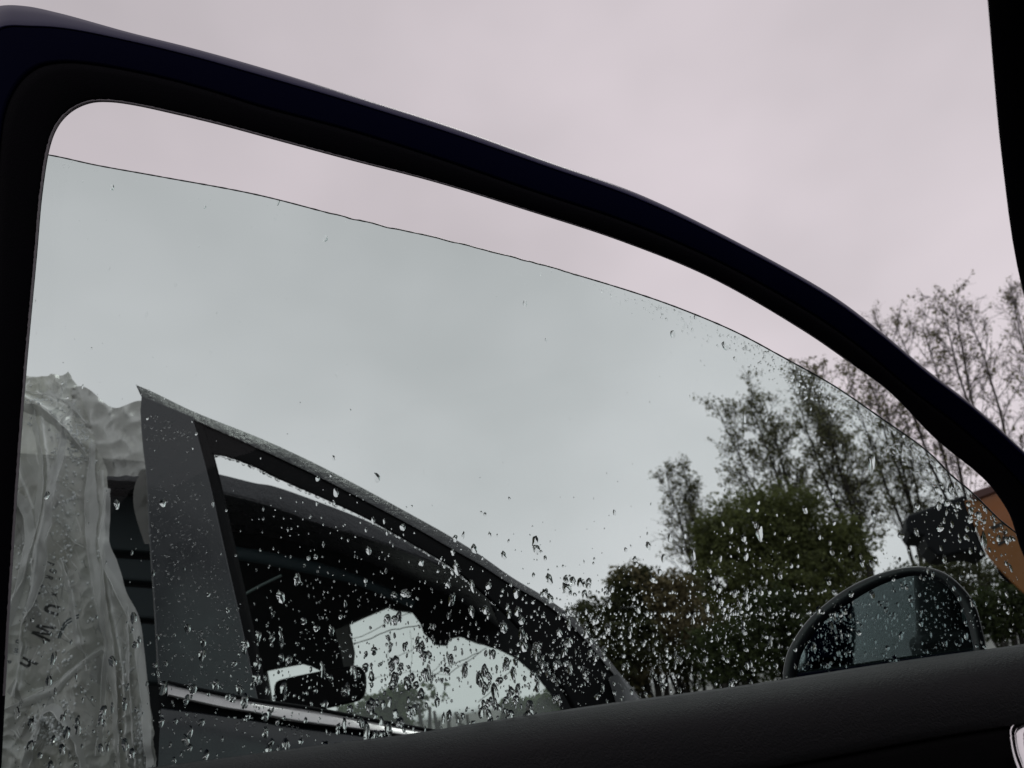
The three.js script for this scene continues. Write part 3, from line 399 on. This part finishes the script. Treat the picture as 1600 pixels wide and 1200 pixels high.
  // beads of rain caught on the plastic, whitened to stand for refracted sky
  const bs = []; const zones = [[130, 690, 26, 45, 330], [110, 800, 18, 80, 160], [165, 880, 16, 40, 60], [60, 920, 50, 60, 120], [215, 1000, 16, 90, 120], [235, 1140, 10, 60, 120], [100, 1130, 40, 30, 200], [60, 640, 40, 30, 80], [100, 1000, 60, 110, 160]];
  for (const [x, y, sx, sy, n] of zones) for (let i = 0; i < n; i++) { const a = (R() + R() + R() - 1.5) * 1.1 * sx + x, b = (R() + R() + R() - 1.5) * 1.1 * sy + y; if (a > right.getPoint(Math.min(1, Math.max(0, (b - 586) / 674))).x - 3 || b < 592) continue; const s = new THREE.SphereGeometry(0.0012 + 0.0026 * Math.pow(R(), 1.8), 7, 5); s.scale(1, 1.1, 0.7); const p = surf(a, b, 0.001); s.translate(p.x, p.y, p.z); bs.push(s); }
  const wb = mesh('rain_beads', merge(bs), phy([0.95, 0.97, 0.98], 0.05, { transmission: 0.35, thickness: 0.002, ior: 1.33 }), sheet); wb.userData.kind = 'stuff';
}

// ───────────────────────── orange machine ─────────────────────────
{
  const om = thing('work_machine', 'orange machine with a black rounded end, beside the trees at the right', 'machine');
  const c0 = camera.position.clone().addScaledVector(ray(1514, 800), 10);
  const L = new Sheet(V(c0.x, 1, c0.z), V(-0.35, 0, 1)), Rr = new Sheet(V(c0.x, 1, c0.z), V(-0.75, 0, 0.7));
  mesh('counterweight', solid(L, [[1415, 812], [1419, 804], [1500, 775], [1510, 772], [1516, 800], [1530, 838], [1542, 868], [1524, 862], [1500, 864], [1478, 870], [1464, 868], [1450, 855], [1443, 838], [1422, 835], [1416, 826]], 0, -1.0, { bevel: 0.04, segs: 4 }), phy([0.009, 0.01, 0.012], 0.6, { specularIntensity: 0.3 }), om);
  const body = mesh('body_panel', solid(Rr, [[1506, 783], [1562, 765], [1640, 740], [1700, 720], [1730, 960], [1640, 960], [1592, 922], [1556, 886], [1540, 866], [1526, 832], [1510, 796]], 0.02, -0.6, { bevel: 0.02 }), std([0.24, 0.09, 0.016], 0.65, { roughnessMap: rep(smearTex, 1) }), om);
  mesh('top_rim', solid(Rr, [[1512, 775], [1520, 768], [1560, 754], [1640, 730], [1700, 710], [1702, 722], [1640, 743], [1562, 767], [1520, 783]], 0.06, -0.6, { bevel: 0.015 }), std([0.06, 0.025, 0.018], 0.5), om);
  const mk = std([0.015, 0.013, 0.012], 0.6);
  mesh('marking', solid(Rr, [[1547, 823], [1566, 815], [1571, 819], [1551, 828]], 0.03, 0.015), mk, body);
  mesh('marking', solid(Rr, [[1558, 848], [1582, 838], [1583, 842], [1560, 853]], 0.03, 0.015), mk, body);
  mesh('marking', solid(Rr, curve2([[1566, 830], [1571, 829], [1572, 834], [1567, 839], [1575, 838], [1575, 840], [1564, 843], [1569, 834], [1566, 832], [1566, 830]], 20), 0.03, 0.015), mk, body);
  for (let i = 0; i < 2; i++) mesh('hose', tube([[1560, 872], [1566, 892 + i * 5], [1580, 902 + i * 6], [1610, 905 + i * 9]].map(([x, y]) => L.hit(x, y, -0.2 - 0.1 * i)), 0.03, { seg: 24, rad: 7 }), M.blackPlastic, om);
  const tr = Rr.hit(1660, 960); const tg = new RoundedBoxGeometry(2.2, 0.75, 0.45, 4, 0.3); tg.translate(tr.x + 0.9, 0.376, tr.z + 0.2); mesh('track', tg, M.rubber, om);
  const tg2 = tg.clone(); tg2.translate(0, 0, -1.4); mesh('track', tg2, M.rubber, om);
  const tt = new RoundedBoxGeometry(1.2, 0.9, 0.8, 3, 0.1); tt.translate(tr.x + 0.9, 0.95, tr.z - 0.5); mesh('turntable', tt, M.blackPlastic, om);
}

// ───────────────────────── trees and bushes ─────────────────────────
const barkM = std([0.035, 0.03, 0.026], 0.9);
function leafGeo(list) { // list of [p, size, tone]
  const n = list.length, pos = new Float32Array(n * 12), nor = new Float32Array(n * 12), col = new Float32Array(n * 12), idx = new Uint32Array(n * 6), R = rng(n + 3);
  const a = V(0, 0, 0), b = V(0, 0, 0), nn = V(0, 0, 0);
  list.forEach(([p, s, t], i) => {
    a.set(R() - 0.5, R() - 0.5, R() - 0.5).normalize(); b.set(R() - 0.5, R() - 0.5, R() - 0.5).normalize(); nn.crossVectors(a, b).normalize(); b.crossVectors(nn, a);
    const q = [[-0.5, 0], [0, -0.3], [0.5, 0], [0, 0.3]];
    for (let k = 0; k < 4; k++) { const o = i * 12 + k * 3; pos[o] = p.x + (a.x * q[k][0] + b.x * q[k][1]) * s; pos[o + 1] = p.y + (a.y * q[k][0] + b.y * q[k][1]) * s; pos[o + 2] = p.z + (a.z * q[k][0] + b.z * q[k][1]) * s; nor[o] = nn.x; nor[o + 1] = nn.y; nor[o + 2] = nn.z; col[o] = t[0]; col[o + 1] = t[1]; col[o + 2] = t[2]; }
    idx.set([i * 4, i * 4 + 1, i * 4 + 2, i * 4, i * 4 + 2, i * 4 + 3], i * 6);
  });
  const g = new THREE.BufferGeometry(); g.setAttribute('position', new THREE.BufferAttribute(pos, 3)); g.setAttribute('normal', new THREE.BufferAttribute(nor, 3)); g.setAttribute('color', new THREE.BufferAttribute(col, 3)); g.setIndex(new THREE.BufferAttribute(idx, 1)); return g;
}
const leafM = new THREE.MeshPhysicalMaterial({ vertexColors: true, roughness: 0.95, transmission: 0.4, thickness: 0, specularIntensity: 0.4, side: THREE.DoubleSide });
class Wood { // tapered limbs gathered into one mesh
  constructor() { this.p = []; this.i = []; }
  limb(pts, r0, r1, sides = 5) {
    const base = this.p.length / 3, n = pts.length; const d = V(0, 0, 0), u = V(0, 0, 0), v = V(0, 0, 0);
    for (let k = 0; k < n; k++) { d.subVectors(pts[Math.min(n - 1, k + 1)], pts[Math.max(0, k - 1)]).normalize(); u.set(0.3, 0.1, 1).cross(d).normalize(); v.crossVectors(d, u); const r = lerp(r0, r1, k / (n - 1)); for (let s = 0; s < sides; s++) { const a = s / sides * Math.PI * 2; this.p.push(pts[k].x + (u.x * Math.cos(a) + v.x * Math.sin(a)) * r, pts[k].y + (u.y * Math.cos(a) + v.y * Math.sin(a)) * r, pts[k].z + (u.z * Math.cos(a) + v.z * Math.sin(a)) * r); } }
    for (let k = 0; k < n - 1; k++) for (let s = 0; s < sides; s++) { const a = base + k * sides + s, b = base + k * sides + (s + 1) % sides; this.i.push(a, b, a + sides, b, b + sides, a + sides); }
  }
  geo() { const g = new THREE.BufferGeometry(); g.setAttribute('position', new THREE.Float32BufferAttribute(this.p, 3)); g.setIndex(this.i); g.computeVertexNormals(); return g; }
}
function sparseTree(seed, depth, base, tips, label, { leaves = 1, tone = [0.15, 0.15, 0.075], reach = 0.2 } = {}) {
  const R = rng(seed), pl = new Sheet(V(0, 1, -depth), V(0, 0, 1));
  const b = pl.hit(...base); const o = thing('tree', label, 'tree'); const wd = new Wood(), lv = [];
  const up = pl.hit(...tips[0]).sub(b).normalize(); const root = b.clone().addScaledVector(up, -0.3 * b.y); root.y = -0.02;
  const wander = (p, d0, len, n, amp, lift) => { const pts = [p.clone()], d = d0.clone(), q = p.clone(); for (let i = 0; i < n; i++) { d.add(V(R() - 0.5, R() - 0.5 + lift, R() - 0.5).multiplyScalar(amp)).normalize(); q.addScaledVector(d, len / n); pts.push(q.clone()); } return [pts, d]; };
  const on = (pts, f) => { const k = f * (pts.length - 1), i = Math.min(pts.length - 2, Math.floor(k)); return pts[i].clone().lerp(pts[i + 1], k - i); };
  const aside = (d, ang) => { const s = V(R() - 0.5, R() - 0.5, R() - 0.5); s.addScaledVector(d, -s.dot(d)).normalize(); return d.clone().multiplyScalar(Math.cos(ang)).addScaledVector(s, Math.sin(ang)); };
  wd.limb([root, root.clone().lerp(b, 0.5).add(V(0.02, 0, 0)), b], 0.11, 0.08, 7);
  const tuft = (p, n, w) => { for (let i = 0; i < n; i++) { const z = 0.6 + 0.8 * R(); lv.push([p.clone().add(V(R() - 0.5, R() - 0.5, R() - 0.5).multiplyScalar(w)), 0.04 + 0.1 * R() * R() + 0.02 * R(), [tone[0] * z, tone[1] * z, tone[2] * z]]); } };
  for (const t of tips) {
    const e = pl.hit(...t).add(V(0, 0, (R() - 0.5) * 1.6)), H = b.distanceTo(e), bend = V(R() - 0.5, 0, R() - 0.5).multiplyScalar(H * 0.07), stem = [];
    for (let i = 0; i <= 14; i++) { const f = i / 14; stem.push(b.clone().lerp(e, f).addScaledVector(bend, Math.sin(f * Math.PI)).add(V(noise.noise(f * 4, seed, t[0]), 0, noise.noise(f * 4, t[0], seed)).multiplyScalar(0.12))); }
    wd.limb(stem, 0.06, 0.01, 5);
    const n1 = 26;
    for (let k = 0; k < n1; k++) {
      const f = 0.18 + 0.82 * (k + R()) / n1, p = on(stem, f), d = stem[Math.min(14, Math.floor(f * 14) + 1)].clone().sub(stem[Math.min(13, Math.floor(f * 14))]).normalize();
      const L = H * reach * (1.15 - 0.75 * f) * (0.6 + 0.7 * R());
      const [a, da] = wander(p, aside(d, 0.45 + 0.35 * R()), L, 6, 0.22, 0.12); wd.limb(a, 0.014 * (1.2 - 0.6 * f), 0.005, 4);
      for (let m = 0; m < 5; m++) {
        const [c, dc] = wander(on(a, 0.2 + 0.8 * R()), aside(da, 0.4 + 0.5 * R()), L * (0.25 + 0.3 * R()), 4, 0.3, 0.1); wd.limb(c, 0.008, 0.004, 3);
        if (R() < 0.75 * leaves) tuft(c[4], 2 + Math.floor(6 * R() * leaves), 0.17);
        for (let w = 0; w < 3; w++) { const [g] = wander(on(c, 0.2 + 0.8 * R()), aside(dc, 0.6), 0.18 + 0.2 * R(), 2, 0.3, 0.1); wd.limb(g, 0.005, 0.003, 3); if (R() < 0.6 * leaves) tuft(g[2], 1 + Math.floor(5 * R() * leaves), 0.15); }
      }
    }
  }
  mesh('trunk', wd.geo(), barkM, o); mesh('crown', leafGeo(lv), leafM, o);
  return o;
}
const T = [
  [11, 24, [1100, 960], [[1040, 737], [1064, 738], [1082, 760]], 'small thin tree left of the dense green bush, standing apart', { leaves: 1.05, reach: 0.2 }],
  [12, 22, [1290, 960], [[1132, 645], [1165, 628], [1196, 634], [1214, 668]], 'leafy young tree rising straight behind the dense green bush', { leaves: 1.45, reach: 0.22 }],
  [13, 20, [1370, 930], [[1236, 606], [1262, 600], [1290, 612], [1306, 650]], 'slender tree with a bare dark stem just right of the dense bush', { leaves: 1.35, reach: 0.21 }],
  [14, 23, [1450, 930], [[1325, 588], [1345, 576], [1372, 602], [1392, 640]], 'sparse tree crossing the curved top edge of the window glass', { leaves: 1.15, reach: 0.21 }],
  [15, 21, [1530, 900], [[1384, 503], [1408, 496], [1440, 505]], 'sparse tree rising behind the black door frame left of the tallest one', { leaves: 0.75, reach: 0.2 }],
  [16, 20, [1600, 880], [[1462, 478], [1505, 453], [1533, 472]], 'tallest sparse tree above the door frame at the right edge', { leaves: 0.7, reach: 0.2 }],
  [17, 22, [1690, 850], [[1572, 458], [1600, 450], [1640, 462]], 'sparse tree next to the dark car pillar at the far right', { leaves: 0.7, reach: 0.2 }],
];
for (const a of T) sparseTree(...a);
function bush(seed, depth, name, label, blobs, tone, count, size, cat = 'bush') {
  const R = rng(seed), pl = new Sheet(V(0, 1, -depth), V(0, 0, 1)); const o = thing(name, label, cat); const lv = [], wd = new Wood();
  const pxm = pl.hit(1200, 900).distanceTo(pl.hit(1201, 900));
  const tot = blobs.reduce((s, b) => s + b[2] * b[3], 0);
  for (const [x, y, rx, ry] of blobs) {
    const c = pl.hit(x, y), n = Math.round(count * rx * ry / tot);
    const root = V(c.x, 0, c.z);
    for (let k = 0; k < 5; k++) { const e = c.clone().add(V((R() - 0.5) * rx * pxm * 1.3, (R() - 0.65) * ry * pxm, (R() - 0.5) * rx * pxm)); wd.limb([root.clone().add(V((R() - 0.5) * 0.3, -0.02, (R() - 0.5) * 0.3)), root.clone().lerp(e, 0.5).add(V((R() - .5) * .2, 0, 0)), e], 0.05, 0.012, 5); }
    for (let k = 0; k < n; k++) {
      const d = V(R() - 0.5, R() - 0.5, R() - 0.5).normalize(); let rr = Math.pow(R(), 0.4) * (0.8 + 0.55 * noise.noise(d.x * 2.6 + x, d.y * 2.6 + y, d.z * 2.6 + seed) + 0.22 * noise.noise(d.x * 8, d.y * 8 + seed, d.z * 8));
      const p = c.clone().add(V(d.x * rx * pxm * rr, d.y * ry * pxm * rr, d.z * rx * pxm * rr * 0.9));
      const cl = noise.noise(p.x * 1.6, p.y * 1.6, p.z * 1.6 + seed); if (cl < -0.32) continue; if (p.y < 0.02) p.y = 0.02 + R() * 0.3;
      const brown = sstep(0.1, 0.45, noise.noise(p.x * 0.9 + 7, p.y * 0.9, p.z * 0.9)), z = 0.65 + 0.7 * R();
      lv.push([p, size * (0.6 + 0.8 * R()), [lerp(tone[0], tone[3] ?? tone[0], brown) * z, lerp(tone[1], tone[4] ?? tone[1], brown) * z, lerp(tone[2], tone[5] ?? tone[2], brown) * z]]);
    }
  }
  mesh('branches', wd.geo(), barkM, o); mesh('foliage', leafGeo(lv), leafM, o);
}
bush(31, 18, 'large_bush', 'tall dense dark green bush in front of the thin trees', [[1175, 832, 92, 92], [1235, 832, 86, 92], [1320, 850, 50, 60], [1110, 850, 40, 60], [1130, 880, 55, 80], [1290, 890, 80, 80], [1200, 930, 120, 80], [1100, 940, 70, 60]], [0.125, 0.14, 0.048], 70000, 0.085);
bush(32, 13, 'dark_bush', 'dark brownish bush at the left of the trees, next to the grey car', [[985, 915, 55, 42], [1040, 935, 70, 50], [940, 965, 55, 45], [1010, 1000, 90, 60], [960, 1040, 80, 55], [1090, 1010, 80, 60]], [0.06, 0.066, 0.026, 0.18, 0.145, 0.075], 46000, 0.07);
bush(33, 12, 'hedge', 'low dark green hedge behind the wing mirror, along the foot of the trees', [[1150, 1020, 90, 60], [1260, 1000, 90, 60], [1370, 990, 90, 55], [1470, 1010, 70, 45], [1560, 960, 50, 50], [1600, 925, 45, 40], [1640, 960, 60, 50], [1210, 960, 60, 50]], [0.045, 0.06, 0.018], 48000, 0.065, 'hedge');
bush(34, 6.5, 'shrub', 'small blurred green shrub seen through the cracked windscreen of the grey car', [[615, 1108, 55, 40], [680, 1098, 48, 40], [565, 1128, 50, 34], [735, 1120, 40, 30], [800, 1110, 30, 22], [850, 1105, 40, 25]], [0.09, 0.13, 0.05], 20000, 0.045, 'shrub');
bush(35, 15, 'twiggy_bush', 'thin twiggy bush with sky gaps under the black end of the orange machine', [[1485, 905, 60, 55], [1430, 920, 50, 55], [1540, 915, 50, 50]], [0.07, 0.075, 0.035], 6500, 0.07);

// ───────────────────────── raindrops on the window ─────────────────────────
{
  const R = rng(2024), pos = [], nor = [], idx = [];
  const glassY = (x) => { for (let i = 1; i < topPts.length; i++) if (topPts[i][0] >= x) { const a = topPts[i - 1], b = topPts[i]; return lerp(a[1], b[1], (x - a[0]) / (b[0] - a[0] || 1)); } return 900; };
  const sill = (x) => 1232 - (x / 1600) * 226;
  function drop(px, py, rpx, el, tilt, flat) { // a shallow lens of water on the far face of the glass
    const c = door.hit(px, py, OFFG - 0.0006), r = rpx / 1640, ns = rpx > 3 ? 24 : 14, nr = rpx > 3 ? 8 : 5, base = pos.length / 3, sd = R() * 100, h = r * flat;
    const rad = (a) => 1 + 0.34 * noise.noise(Math.cos(a) * 0.9 + sd, Math.sin(a) * 0.9, sd) + 0.2 * noise.noise(Math.cos(a) * 1.9, Math.sin(a) * 1.9 + sd, 2);
    const P = [], sk = 0.12 + 0.3 * R();
    for (let k = 0; k <= nr; k++) { const f = k / nr; for (let j = 0; j < ns; j++) { const a = j / ns * Math.PI * 2, q = rad(a) * f * r; const u = Math.cos(a) * q; let v = Math.sin(a) * q * el + sk * (1 - f) * r * el; const uu = u * Math.cos(tilt) - v * Math.sin(tilt), vv = u * Math.sin(tilt) + v * Math.cos(tilt); P.push(c.clone().addScaledVector(door.u, uu).addScaledVector(door.v, vv).addScaledVector(door.n, -h * (1 - Math.pow(f, 1.55)))); } }
    for (const p of P) pos.push(p.x, p.y, p.z);
    for (let k = 0; k < nr; k++) for (let j = 0; j < ns; j++) { const a = base + k * ns + j, b = base + k * ns + (j + 1) % ns; if (k) idx.push(a, b, a + ns); idx.push(b, b + ns, a + ns); }
    const bb = pos.length / 3; for (let j = 0; j < ns; j++) { const p = P[nr * ns + j]; pos.push(p.x, p.y, p.z); } pos.push(c.x, c.y, c.z); for (let j = 0; j < ns; j++) idx.push(bb + j, bb + (j + 1) % ns, bb + ns);
  }
  const dense = (x, y) => { // drops per place: rain gathers low on the glass and under its top edge at the right
    const s = sill(x), g = glassY(x); if (y < g + 3 || y > s + 6) return 0;
    let d = 0.012; const k = (s - y) / 260;
    d += 0.95 * Math.exp(-Math.pow(Math.max(0, k - 0.12) / 0.55, 2)) * (x > 860 && x < 1220 ? 0.66 : x > 560 && x < 1220 ? 0.55 : x >= 1220 ? 0.36 : x > 380 ? 0.3 : 0.16) * (0.45 + 0.55 * sstep(0.1, 0.35, k));
    if (x > 900) d += 0.8 * Math.exp(-(y - g) / 20) * sstep(880, 1000, x); else d += 0.05 * Math.exp(-(y - g) / 25);
    if (x > 1350) d += 0.35 * Math.exp(-(y - g) / 70);
    d *= 0.55 + 0.9 * Math.max(0, 0.5 + noise.noise(x * 0.012, y * 0.02, 3.3));
    return Math.min(1, d);
  };
  let n = 0;
  for (let i = 0; i < 54000; i++) {
    const x = 20 + R() * 1570, y = 240 + R() * 960; if (R() > dense(x, y)) continue;
    const big = x < 950 && y > 850 ? 1 : x < 450 && y > 600 ? 0.7 : y < 700 ? 0.45 : 0.55;
    const low = y > 760 || R() < 0.12; const rp = 0.84 * (low ? 1 : 0.62) * (x > 880 && y > 850 ? 0.74 : 1) * (0.9 + 5.6 * Math.pow(R(), 4.6)) * (0.6 + 0.55 * big);
    drop(x, y, rp, (R() < 0.14 ? 1.6 : 1) * (1 + R() * (rp > 2.5 ? 1.0 : 1.2)), (R() - 0.5) * 0.5 - 0.1, low ? 0.55 + 0.3 * R() : 0.22 + 0.2 * R()); n++;
  }
  for (let i = 0; i < 420; i++) { const x = lerp(860, 1560, Math.pow(R(), 0.6)), y = glassY(x) + 5 + 42 * Math.pow(R(), 1.6) * sstep(820, 1200, x); drop(x, y, 1 + 2.2 * R() * R(), 1 + R() * 0.8, 0.3, 0.3 + 0.2 * R()); }
  for (let i = 0; i < 90; i++) { const x = lerp(70, 1050, R()), y = glassY(x) + 6 + 130 * R() * R(); drop(x, y, 0.9 + 1.6 * R() * R(), 1 + R() * 0.9, 0.3, 0.2 + 0.15 * R()); }
  for (let i = 0; i < 420; i++) { const x = lerp(400, 960, R()), y = lerp(780, 1080, R()); if (y > sill(x) - 4 || y < 560 + 0.42 * x) continue; drop(x, y, 0.9 + 1.5 * R() * R(), 1 + R() * 1.2, -0.1, 0.6); }
  // rows where a wiped edge held the drops
  for (const [y0, m] of [[926, 60], [960, 70]]) for (let i = 0; i < m; i++) { const x = 830 + 480 * R(); drop(x, y0 + (R() - 0.5) * 5 - (x - 1000) * 0.006, 1.2 + 2.4 * R() * R(), 1.0 + R() * 0.9, -0.1, 0.75); }
  for (const [x, y, r] of [[589, 746, 5], [741, 858, 5], [787, 868, 4], [858, 905, 5], [884, 906, 4], [886, 920, 6], [860, 935, 5], [1013, 853, 4], [175, 293, 4], [1133, 541, 5], [1020, 905, 4]]) drop(x, y, r, 1.6, 0.25, 0.75);
  const g = new THREE.BufferGeometry(); g.setAttribute('position', new THREE.Float32BufferAttribute(pos, 3)); g.setIndex(idx); g.computeVertexNormals();
  const m = mesh('raindrops', g, M.water, scene, true); tag(m, 'hundreds of clear raindrops clinging to the half lowered window glass', 'raindrops', null, 'stuff');
  console.log('drops', n, 'tris', idx.length / 3);
}
renderer.render(scene, camera);
